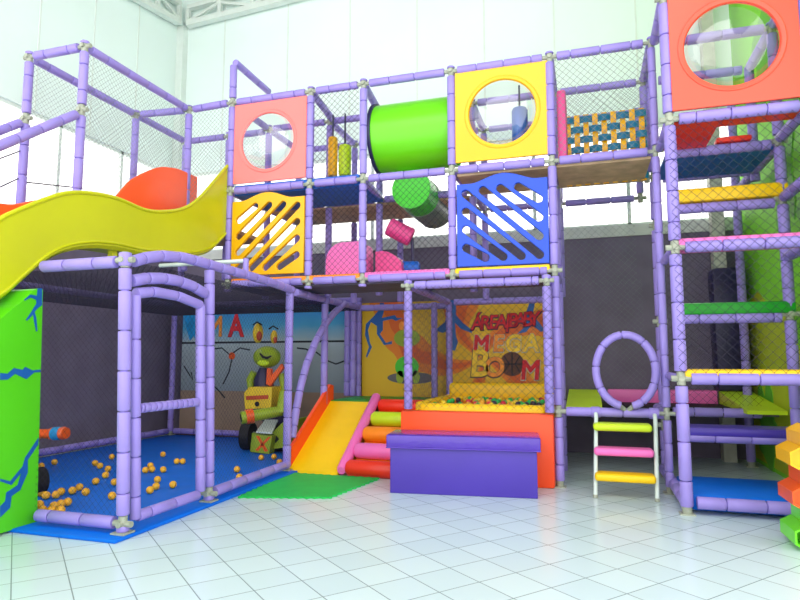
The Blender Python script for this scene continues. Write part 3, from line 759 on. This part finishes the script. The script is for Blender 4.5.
# ------------------------------------------------------------------ pen with the blue mat
PX, PY = -3.31, 3.77; PBK = 8.82; PLX = -6.85
N = Frame('ball_pen', 'lavender foam padded pen with a gate around the blue mat', (-5, 6, 0))
N.post(PX, PY, .03, 2.06, (.1, 2.05), foot=True, top=True, lean=-.10); N.post(PX, 4.83, .03, 2.13, (.1,), foot=True, lean=-.1)
N.post(-3.37, 6.42, .03, 2.15, (), foot=True); N.post(PLX, PBK, .03, 2.28, (), foot=True); N.post(-3.42, PBK, .03, 2.28, (), foot=True); N.post(PLX, 5.0, .03, 2.28, ())
N.post(-3.4, YM, .7, 2.15, ())
N.rail((PX, PY-.1, 2.04), (-4.2, PY-.08, 2.04)); N.rail((PX, PY, .1), (-4.2, PY, .1))
N.rail((PX, 4.83, .1), (-3.36, 6.5, .1))
N.rail((PLX, PY, .1), (PLX, PBK, .1)); N.rail((PLX, PY, 2.25), (PLX, PBK, 2.25)); N.rail((PLX, PBK, .1), (-3.42, PBK, .1)); N.rail((PLX, PBK, 2.24), (-3.42, PBK, 2.24))
N.curve([(PX, PY-.02, 2.05), (PX, 3.88, 2.10), (PX, 4.08, 2.15), (PX, 4.35, 2.18), (PX, 4.62, 2.18), (PX, 5.0, 2.17), (PX, 5.4, 2.165), (PX, 5.9, 2.15), (-3.35, 6.45, 2.13)])
N.curve([(PX, 3.74, 1.90), (PX, 3.9, 1.94), (PX, 4.08, 1.965), (PX, 4.28, 1.97), (PX, 4.48, 1.95), (PX, 4.68, 1.90)])
N.rail((-3.37, 6.5, 2.12), (-3.4, YM, 2.12)); N.rail((-3.4, YM, 2.12), (-3.42, PBK, 2.12))
N.curve([at(x, y, 'X', -3.38) for x, y in ((292, 438), (294, 424), (297, 405), (301, 385), (307, 363), (315, 343), (324, 326), (334, 313), (345, 303))], name='arched_brace')
N.net((-4.16, PY, .15), (.8, 0, 0), (0, 0, 1.85), cell=.055, th=.0017)
N.net((-3.34, 4.88, .15), (0, 1.6, 0), (0, 0, 1.95), cell=.055, th=.0017)
N.net((-6.8, 3.95, 2.06), (3.45, 0, 0), (0, 4.8, 0), cell=.06, th=.004)
sp = at(246, 258, 'X', -3.31)
N.rail((-3.31, sp.y, 2.17), (-3.31, sp.y, sp.z), .0, .03)
obj('cross_pipe', sweep(B(), [(-3.29, sp.y, sp.z-.03), (-4.36, sp.y, sp.z-.03)], .022, 10), 'alu', N.t, True)
# gate between the two near posts
t = thing('pen_gate', 'lavender foam padded gate in the near corner of the pen', 'gate', (PX, 3.84, .05))
g0, g1 = 3.89, 4.70
obj('gate_stile', foam(B(), [(PX, g0, .1), (PX, g0-.1, 1.80)], .043), 'foam', t, True); obj('gate_stile', foam(B(), [(PX, g1, .14), (PX, g1-.09, 1.80)], .043), 'foam', t, True)
obj('gate_rail', foam(B(), [(PX, g0-.1, 1.81), (PX, 4.0, 1.845), (PX, 4.3, 1.84), (PX, g1-.09, 1.79)], .043), 'foam', t, True)
obj('gate_rail', foam(B(), [(PX, g0-.01, .93), (PX, g1-.09, .93)], .038, .06), 'foam', t, True)
obj('gate_rail', foam(B(), [(PX, g0+.02, .12), (PX, g1-.04, .12)], .043), 'foam', t, True)
t2 = obj('gate_net', net_bm((PX, g0-.04, .95), (0, .74, 0), (0, 0, .85), .055, .0017), 'net', t)
pad('blue vinyl mat covering the floor of the pen', XL+.2, -3.24, 3.62, 8.9, 0, .028, 'bluemat', 'floor_mat', 'mat', None, .008)
# orange balls lying on the mat
ref = bmesh.new(); bmesh.ops.create_uvsphere(ref, u_segments=18, v_segments=12, radius=.036)
bme = bpy.data.meshes.new('play_ball'); ref.to_mesh(bme); ref.free(); bme.materials.append(M['ballo'])
for p in bme.polygons: p.use_smooth = True
near = [(165, 263), (218, 248), (380, 252), (400, 263), (432, 275), (422, 300), (447, 227), (383, 325), (162, 370), (184, 381), (224, 378), (244, 366), (290, 362), (318, 348), (343, 367), (158, 418), (170, 440), (203, 440), (216, 423), (243, 415), (268, 408), (243, 440), (448, 383), (458, 328), (652, 217), (707, 245), (602, 262), (582, 280), (607, 277), (653, 278), (630, 318), (624, 345), (600, 360), (692, 338)]
balls = [(x/4, 400+y/4) for x, y in near]+[(180+x/4, 380+y/4) for x, y in ((120, 372), (228, 357), (237, 388), (325, 310), (376, 307), (398, 328), (2, 325))]
placed = []
for x, y in balls:
    q = at(x, y, 'Z', .064)
    for r in placed:
        d = (q-r)
        if d.length < .073: q = r+(d if d.length > 1e-4 else Vector((1, 0, 0))).normalized()*.0735
    placed.append(q)
    o = bpy.data.objects.new('play_ball', bme); COL.objects.link(o); o.location = q
    tag(o, 'small amber play ball lying on the blue pen mat', 'ball', 'amber balls on the blue pen mat')
# toy tanks: one in the far corner with a green driver, one mostly behind the green base
def wheel(bm, c, r, w, ax):
    c = Vector(c); a = Vector(ax).normalized()
    sweep(bm, [c-a*w/2, c-a*w*.42, c+a*w*.42, c+a*w/2], [r*.85, r, r, r*.85], 24); return bm
base = at(270, 455, 'Z', .03)
S = thing('toy_tank', 'olive toy tank with green stalk-eyed driver in the far corner of the pen', 'toy tank', (base.x, base.y+.25, .03))
YT = base.y+.05
def P(x, y, dy=0.0): return at(x, y, 'Y', YT+dy)
def poly(pts, dy, depth, m, name, par=S): return obj(name, prism(B(), [P(x, y, dy) for x, y in pts], (0, depth, 0)), m, par)
poly([(252, 433), (272, 433), (284, 421), (288, 421), (288, 447), (250, 452)], .12, .75, 'toygreen', 'hull')
poly([(254, 434), (272, 436), (269, 454), (251, 452)], 0, .14, 'toygreen', 'hood')
for q in ([(256, 436), (259, 436), (268, 451), (265, 452)], [(268, 437), (271, 437), (258, 451), (255, 450)]): obj('cross_mark', prism(B(), [P(x, y, -.004) for x, y in q], (0, .01, 0)), 'toyorange', S)
obj('windshield', prism(B(), [P(256, 433, .0), P(272, 434, .0), P(278, 421, .3), P(265, 421, .3)], (0, 0, .02)), 'alu', S)
for x, y in ((248, 446), (280, 447)):
    bm = B(); c = P(x, y, .3); c.z = .03+.19; wheel(bm, c, .19, .16, (1, .15, 0)); o = obj('wheel', bm, 'black', S, True)
    obj('hub', wheel(B(), c, .07, .18, (1, .15, 0)), 'clamp', o, True)
a, b = P(241, 418, -.25), P(281, 411, .1)
bm = B(); sweep(bm, [a, a.lerp(b, .06), b], [.085, .085, .07], 16); o = obj('barrel', bm, 'toygreen', S, True)
obj('muzzle_ring', sweep(B(), [a.lerp(b, .12), a.lerp(b, .3)], .1, 16), 'toyorange', o, True); obj('muzzle_bore', sweep(B(), [a-(b-a)*.005, a.lerp(b, .02)], .055, 12), 'black', o)
obj('barrel_mount', sweep(B(), [P(282, 414, .1), P(284, 392, .2)], [.09, .06], 12), 'toygreen', S, True)
poly([(244, 393), (249, 387), (272, 387), (271, 408), (245, 409)], .2, .45, 'toyyellow', 'crate')
obj('crate_stripe', prism(B(), [P(x, y, .19) for x, y in ((246, 396), (268, 395), (268, 399), (246, 400))], (0, .012, 0)), 'eyered', S)
sph = P(257, 404, .19); obj('crate_knob', sphere(B(), sph, .035, 1, .4, 1), 'black', S, True)
poly([(250, 408), (289, 408), (289, 425), (266, 425)], .45, .3, 'navy', 'turret')
bm = B(); sweep(bm, [P(264, 400, .55), P(264, 392, .55), P(264, 378, .55), P(265, 368, .55)], [.13, .15, .14, .08], 16); obj('torso', bm, 'navy', S, True)
obj('strap', prism(B(), [P(x, y, .38) for x, y in ((267, 368), (271, 369), (271, 376), (281, 364), (283, 368), (270, 386), (266, 384))], (0, .05, 0)), 'toyorange', S)
for pts in (((254, 372), (250, 380), (251, 388)), ((281, 374), (284, 386), (281, 400))):
    obj('arm', sweep(B(), [P(x, y, .5) for x, y in pts], [.05, .055, .05], 12), 'toygreen', S, True)
hd = P(267, 357, .5); bm = B(); sphere(bm, hd, .2, 1.05, .85, .8, 24, 16); o = obj('head', bm, 'toygreen', S, True)
obj('muzzle_patch', sphere(B(), P(263, 363, .36), .085, 1.1, .5, .55), 'lime', o, True)
obj('mouth', sweep(B(), [P(260, 353.5, .32), P(263, 357, .30), P(267, 358, .30), P(271, 356, .31)], [.012, .02, .02, .012], 8), 'black', o, True)
for x, y, hz in ((258, 333, .15), (274, 337, .1)):
    c = P(x, y, .5); o2 = obj('eye_stalk', sphere(B(), c, hz, .52, .5, 1), 'toyyellow', S, True)
    obj('eye', sphere(B(), P(x+1.2, y+3, .44), hz*.6, .5, .3, .8), 'eyered', o2, True)
    obj('eyelash', sweep(B(), [P(x-5, y-8, .48), P(x-1, y-11, .48), P(x+4, y-8, .48)], .012, 6), 'black', o2)
# second tank
w0 = at(37, 481, 'Z', .165)
S2 = thing('toy_tank', 'orange barrelled toy tank mostly hidden behind the green slide base', 'toy tank', (w0.x-.35, w0.y, .03))
bm = B(); wheel(bm, w0, .125, .12, (.25, 1, 0)); o = obj('wheel', bm, 'black', S2, True); obj('hub', wheel(B(), w0, .06, .14, (.25, 1, 0)), 'clamp', o, True)
w1 = w0+Vector((-.7, 0, 0)); bm = B(); wheel(bm, w1, .16, .12, (.25, 1, 0)); obj('wheel', bm, 'black', S2, True)
obj('hull', box(B(), w0.x-1.7, w0.x-.82, w0.y+.1, w0.y+.6, .14, .62, .04), 'toygreen', S2, True)
YB = w0.y+.3; a = at(28, 435, 'Y', YB); b = at(66, 433, 'Y', YB)
o = obj('barrel', sweep(B(), [a+Vector((-.25, 0, 0)), a.lerp(b, .6), a.lerp(b, .62), a.lerp(b, .66), b.lerp(a, .06), b], [.048, .048, .058, .064, .064, .056], 18), 'toyorange', S2, True)
obj('barrel_band', sweep(B(), [a.lerp(b, .70), a.lerp(b, .90)], .066, 18), 'skyblue', o, True)
obj('turret', box(B(), a.x-.7, a.x-.25, YB-.2, YB+.2, .6, .95, .06), 'toygreen', S2, True)

# ------------------------------------------------------------------ murals on the back wall
YMU = 8.93
ml = at(182, 350, 'Y', YMU).x; mr_ = at(359, 350, 'Y', YMU).x
t = thing('sky_mural', 'blue sky and cracked grey wall mural behind the pen', 'mural', ((ml+mr_)/2, YMU, 0))
obj('board', box(B(), ml, mr_, YMU, YMU+.05, .78, 2.2), 'skymural', t)
obj('skirt_board', box(B(), ml, mr_, YMU, YMU+.05, .02, .78), mat('tan_skirt_board', (150, 128, 108), .6), t)
def dec(pts, m, name, par, Y, th=.004, dy=.0):
    return obj(name, prism(B(), [at(x, y, 'Y', Y-dy) for x, y in pts], (0, -th, 0)), m, par)
dec([(182, 342), (359, 340), (359, 342), (182, 344)], 'crackline', 'printed_line', t, YMU)
for s, c, h, bold in (('M', (215, 336), .34, .014), ('A', (236, 336), .36, .02)):
    q = at(c[0], c[1], 'Y', YMU); m = 'letterorange' if s == 'M' else 'letterred'
    obj('printed_letter', moved(text_bm(s, h/.7, bold, 0, .004, .8), (q.x, YMU-.004, q.z)), m, t)
dec([(184, 312), (199, 312), (202, 330), (199, 346), (194, 336), (190, 341), (186, 326)], 'skyblue', 'printed_splash', t, YMU)
def line(pts, w, m, name, par, Y):
    return obj(name, sweep(B(), [at(x, y, 'Y', Y) for x, y in pts], w, 4), m, par)
for pts in ([(212, 349), (222, 348), (230, 355), (240, 348), (250, 350)], [(232, 358), (229, 372), (223, 384)], [(184, 366), (189, 374), (193, 380), (191, 372)], [(214, 386), (220, 392), (225, 398)], [(297, 348), (306, 349), (312, 352)], [(316, 352), (328, 361), (336, 364), (344, 361)]):
    line(pts, .012, 'crackline', 'printed_crack', t, YMU)
c = at(232, 356, 'Y', YMU); obj('printed_rivet', moved(curve_mesh([circle(c.x, c.z, .06)], .006), (0, YMU-.004, 0)), 'toyorange', t)
ml = at(362, 350, 'Y', YMU).x; mr_ = at(556, 350, 'Y', YMU).x
t = thing('orange_mural', 'orange and yellow swirl mural with playground lettering behind the ball pit', 'mural', (at(505, 352, 'Y', YMU).x, YMU, at(505, 352, 'Y', YMU).z))
obj('board', box(B(), ml, mr_, YMU, YMU+.05, .6, 2.2), 'swirl', t)
dec([(380, 303), (384, 303), (384, 311), (382, 318), (395, 315), (397, 318), (403, 318), (396, 321), (392, 319), (383, 321), (383, 330), (380, 334), (386, 343), (392, 341), (392, 344), (384, 345), (377, 334), (377, 326), (371, 322), (368, 330), (370, 343), (372, 347), (367, 358), (366, 356), (369, 347), (365, 335), (366, 324), (374, 316), (379, 310)], 'crack', 'printed_lightning', t, YMU)
dec([(450, 300), (456, 300), (456, 315), (463, 323), (472, 330), (472, 333), (461, 329), (455, 323), (456, 336), (458, 342), (455, 351), (449, 349), (452, 340), (449, 330), (443, 333), (435, 330), (445, 322)], 'crack', 'printed_lightning', t, YMU)
dec([(531, 298), (536, 298), (533, 313), (537, 320), (545, 330), (541, 332), (532, 325), (526, 332), (517, 334), (526, 326), (526, 313)], 'crack', 'printed_lightning', t, YMU)
# plain generic green cartoon creature on a grey shadow
c = at(411, 378, 'Y', YMU); obj('printed_shadow', moved(curve_mesh([circle(c.x, c.z, .38, .09)], .004), (0, YMU-.003, 0)), 'shadowprint', t)
for (x, y, rx, rz, m) in ((407, 338, .21, .14, 'toygreen'), (407, 367, .19, .17, 'gtube'), (400, 377, .06, .1, 'toygreen'), (416, 377, .06, .1, 'toygreen'), (402, 326, .05, .07, 'letterorange')):
    c = at(x, y, 'Y', YMU); obj('printed_figure', moved(curve_mesh([circle(c.x, c.z, rx, rz, 28)], .005), (0, YMU-.005, 0)), m, t)
def word(chars, y_base, h, m_back, bold, par):
    for i, (s, x, m, k) in enumerate(chars):
        q = at(x, y_base-(i*.55 if len(chars) > 5 else 0), 'Y', YMU)
        obj('printed_letter', moved(text_bm(s, h*k/.7, bold+.010, .1, .004, .92), (q.x, YMU-.004, q.z-.006)), m_back, par)
        obj('printed_letter', moved(text_bm(s, h*k/.7, bold, .1, .004, .92), (q.x, YMU-.0085, q.z)), m, par)
word([(s, x, 'letterred', 1) for s, x in zip('\u00c1REA|BABY', (477, 485, 493, 501, 507.5, 513, 520, 527.5, 534))], 329.5, .2, 'navy', .006, t)
word([('M', 481, 'letterred', 1), ('E', 498, 'letterorange', 1), ('G', 513, 'letteryel', 1), ('A', 531, 'letteryel', 1.05)], 351, .235, 'lettergrey', .012, t)
word([('B', 479, 'letteryel', 1.15), ('O', 494, 'letterorange', .8)], 376, .34, 'shadowprint', .014, t)
c = at(512, 364, 'Y', YMU); obj('printed_ball', moved(curve_mesh([circle(c.x, c.z, .175)], .006), (0, YMU-.006, 0)), 'brownprint', t)
for pts in ([(512, 353), (512, 375)], [(501, 364), (523, 364)], [(504, 356), (509, 364), (504, 372)], [(520, 356), (515, 364), (520, 372)]): line(pts, .008, 'crackline', 'printed_seam', t, YMU-.009)
word([('M', 530, 'letterred', .9)], 379, .3, 'lettergrey', .012, t)

# ------------------------------------------------------------------ baby area: frame, pit, orange block, slide and roller steps
A = Frame('baby_frame', 'lavender foam padded low frame around the toddler ball pit', (-1.15, 6.45, .75))
BY = 6.42
A.post(-1.9, BY, .76, 2.14, (2.13,)); A.post(-.39, BY, .76, 2.14, (2.13,)); A.rail((-1.9, BY, 2.13), (-.39, BY, 2.13))
for x in (-2.12, -1.9): A.post(x, 8.5, .75, 2.14, ())
A.post(-3.56, 8.7, .75, 2.14, ()); A.post(-3.47, 8.72, .75, 2.14, ()); A.rail((-1.9, 8.5, 2.13), (-.39, 8.5, 2.13)); A.rail((-3.4, 8.7, 2.1), (-1.9, 8.7, 2.1)); A.post(-.39, 8.5, .75, 2.14, ())
for x in (-1.9, -.39): A.rail((x, BY, 2.13), (x, 8.5, 2.13))
A.net((-1.95, BY-.052, .78), (1.61, 0, 0), (0, 0, 1.33), cell=.085, th=.0035)
A.net((-1.9, BY, .8), (0, 2.0, 0), (0, 0, 1.3), cell=.085, th=.0035)
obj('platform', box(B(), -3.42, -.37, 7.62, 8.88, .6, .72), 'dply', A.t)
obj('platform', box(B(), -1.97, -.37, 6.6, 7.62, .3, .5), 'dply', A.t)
pad('long orange padded block in front of the ball pit', -1.995, -.355, 6.43, 6.6, 0, .745, 'orange', 'foam_wall', 'foam block', None, .025)
pad('green mat on the platform at the top of the little slide', -3.4, -2.0, 7.63, 8.7, .72, .755, 'green', 'foam_mat', 'mat', None, .01)
t = thing('ball_pit', 'yellow padded toddler ball pit behind the orange block', 'ball pit', (-1.15, 7.3, .5))
obj('front_edge', box(B(), -1.85, -.45, 6.62, 6.78, .5, .815, .05, 3), 'ymat', t, True)
obj('back_edge', box(B(), -1.9, -.42, 8.42, 8.6, .72, .98, .05, 3), 'ymat', t, True)
for x0, x1 in ((-1.93, -1.8), (-.5, -.4)): obj('side_edge', box(B(), x0, x1, 6.8, 8.4, .5, .82, .03, 3), 'ymat', t, True)
obj('pit_floor', box(B(), -1.8, -.5, 6.78, 8.4, .72, .735), 'omat', t)
bms = {}
for key in ('green', 'red', 'yel', 'blk', 'or'):
    me = bme.copy(); me.materials.clear(); me.materials.append(M['ballo'] if key == 'or' else M['balls_'+key]); bms[key] = me
cn = dict(green='green', red='red', yel='yellow', blk='dark', **{'or': 'orange'})
rnd = random.Random(3); used = []
tries = 0
while len(used) < 75 and tries < 4000:
    tries += 1
    x = rnd.uniform(-1.75, -.55); y = rnd.uniform(6.84, 8.3)
    if any((x-a)**2+(y-b)**2 < .0055 for a, b in used): continue
    used.append((x, y)); k = rnd.choice(['green', 'yel', 'yel', 'blk', 'or', 'red', 'green', 'yel'])
    if x > -.8: k = rnd.choice(['green', 'red', 'green', 'yel', 'blk'])
    o = bpy.data.objects.new('play_ball', bms[k]); COL.objects.link(o); o.location = (x, y, .772)
    tag(o, f'{cn[k]} plastic ball lying in the yellow toddler ball pit', 'ball', f'{cn[k]} balls in the toddler ball pit')
# little slide
t = thing('toddler_slide', 'little yellow foam slide with orange side board and pink divider', 'slide', (-3.05, 6.4, 0))
sx0, sx1 = -3.40, -2.74
def ramp(x0, x1, y0, z0, y1, z1, th, m, name, par, z2=0.0):
    return obj(name, prism(B(), [(x0, y0, z2), (x0, y0, z0), (x0, y1, z1), (x0, y1, z2)], (x1-x0, 0, 0)), m, par)
ramp(sx0+.04, sx1, 6.44, .03, 7.62, .745, 0, 'ymat', 'slide_bed', t)
obj('side_board', prism(B(), [(sx0, 6.5, 0), (sx0, 6.5, .27), (sx0, 7.62, .97), (sx0, 7.72, .95), (sx0, 7.72, 0)], (.045, 0, 0)), 'orange', t)
obj('divider', sweep(B(), [(sx1+.05, 6.42, .06), (sx1+.05, 6.45, .07), (sx1+.05, 7.6, .81), (sx1+.05, 7.63, .82)], [.045, .062, .062, .045], 14), 'pinkmat', t, True)
t = thing('roller_steps', 'padded climb of coloured foam rolls between the slide and orange block', 'steps', (-2.3, 6.4, 0))
ramp(-2.62, -2.0, 6.5, .03, 7.62, .68, 0, 'omat', 'ramp', t)
for y, z, m, nm in ((6.46, .09, 'red', 'red'), (6.72, .245, 'pinkmat', 'pink'), (7.0, .405, 'omat', 'orange'), (7.28, .56, 'lime', 'lime'), (7.56, .70, 'red', 'red')):
    o = obj('foam_roll', sweep(B(), [(-2.63, y, z), (-2.6, y, z), (-2.03, y, z), (-2.0, y, z)], [.07, .092, .092, .07], 20), m, t, True); o['label'] = nm+' foam roll'
# green puzzle mat with scalloped edges
def edge(a, b, n, amp):
    a, b = Vector(a), Vector(b); d = (b-a); nn = Vector((d.y, -d.x)).normalized(); out = []
    for i in range(n*6):
        f = i/(n*6); out.append(a+d*f+nn*amp*math.sin(2*PI*n*f))
    return out
cs = [(-3.2, 5.13), (-2.36, 5.36), (-2.22, 6.38), (-3.28, 6.38)]
pts = []
for a, b in zip(cs, cs[1:]+cs[:1]): pts += edge(a, b, 11, .014)
tag(obj('puzzle_mat', prism(B(), [(p.x, p.y, .001) for p in pts], (0, 0, .016)), 'greenmat'), 'green foam puzzle mat lying at the foot of the little slide', 'mat')
# purple box
a = at(390, 493, 'Z', 0); b = at(538, 499, 'Z', 0); ang = math.atan2(b.y-a.y, b.x-a.x); W = (b-a).length
t = thing('storage_box', 'purple vinyl bench box with a lid in front of the orange block', 'box', a); t.rotation_euler = (0, 0, ang)
def lbox(x0, x1, y0, y1, z0, z1, bv): 
    bm = B(); box(bm, x0, x1, y0, y1, z0, z1, bv, 3); return moved(bm, a)
obj('body', lbox(0, W, 0, .43, 0, .47, .008), 'purple', t, True)
obj('lid', lbox(-.035, W+.035, -.03, .46, .44, .565, .014), 'purplelid', t, True)
obj('lid_skirt', lbox(-.037, W+.037, -.032, .462, .435, .447, .004), 'purplelid', t, True)

# ------------------------------------------------------------------ honeycomb blocks at the right
def hexring(cx, cz, R, r, y0, y1, bm):
    def ring(rr, y): return [bm.verts.new((cx+rr*math.cos(PI/6+k*PI/3), y, cz+rr*math.sin(PI/6+k*PI/3))) for k in range(6)]
    Rg = [ring(R, y0), ring(R, y1), ring(r, y1), ring(r*.97, y0+(y1-y0)*.1), ring(r, y0)]
    for p, q in zip(Rg, Rg[1:]+Rg[:1]):
        for k in range(6): bm.faces.new((p[k], p[(k+1) % 6], q[(k+1) % 6], q[k]))
    return bm
R = .0885; dxh = R*math.sqrt(3)
hx, hy = at(792, 490, 'Y', 4.86).x+dxh/2, 4.86
for row, (m, nm, pos) in enumerate((('cgreen', 'green', 'at the bottom of the stack'), ('toyorange', 'orange', 'in the middle of the stack'), ('yellow', 'yellow', 'on top of the stack'))):
    t = thing('honeycomb_block', f'{nm} plastic honeycomb block {pos} by the tower', 'toy block', (hx+.2, hy, 0), 'stacked honeycomb blocks')
    for sub in range(2):
        z = R+1.5*R*(row*2+sub); off = (sub % 2)*dxh/2
        for k in range(4):
            bm = B(); hexring(hx+off+k*dxh, z, R-.001, R*.82, hy, hy+.34, bm)
            obj('cell', bm, m, t)
            bm = B(); pts = [(hx+off+k*dxh+R*.82*math.cos(PI/6+q*PI/3), hy+(.25 if row == 0 else .03), z+R*.82*math.sin(PI/6+q*PI/3)) for q in range(6)]
            obj('cell_plate', prism(bm, pts, (0, .02, 0)), m, t)

# ------------------------------------------------------------------ light, sky, camera
w = bpy.data.worlds.new('daylight'); C.world = w; w.use_nodes = True
bg = w.node_tree.nodes['Background']; bg.inputs[0].default_value = (1.0, .99, .955, 1); bg.inputs[1].default_value = 1.7
def area(name, loc, tgt, sx, sy, power, col=(1, 1, 1)):
    l = bpy.data.lights.new(name, 'AREA'); l.shape = 'RECTANGLE'; l.size = sx; l.size_y = sy; l.energy = power; l.color = col
    o = bpy.data.objects.new(name, l); COL.objects.link(o); o.location = loc
    o.rotation_euler = (Vector(tgt)-Vector(loc)).to_track_quat('-Z', 'Y').to_euler()
    return o
area('overhead_fill', (-1.5, 1.5, 8.0), (-2, 6.0, 1.5), 7, 4, 150)  # added unseen fill light, brightens the front floor; the roof has no opening here
cam = bpy.data.cameras.new('camera'); cam.sensor_width = 36; cam.lens = FPX/800*36; cam.clip_start = .05
co = bpy.data.objects.new('camera', cam); COL.objects.link(co)
co.matrix_world = Matrix(((RT.x, UP.x, -FW.x, 0), (RT.y, UP.y, -FW.y, 0), (RT.z, UP.z, -FW.z, CAMH), (0, 0, 0, 1)))
C.camera = co
C.view_settings.view_transform = 'Standard'; C.view_settings.look = 'None'; C.view_settings.gamma = 1; C.view_settings.exposure = 0.68
C.view_settings.use_curve_mapping = False
C.cycles.max_bounces = 8; C.cycles.transparent_max_bounces = 16
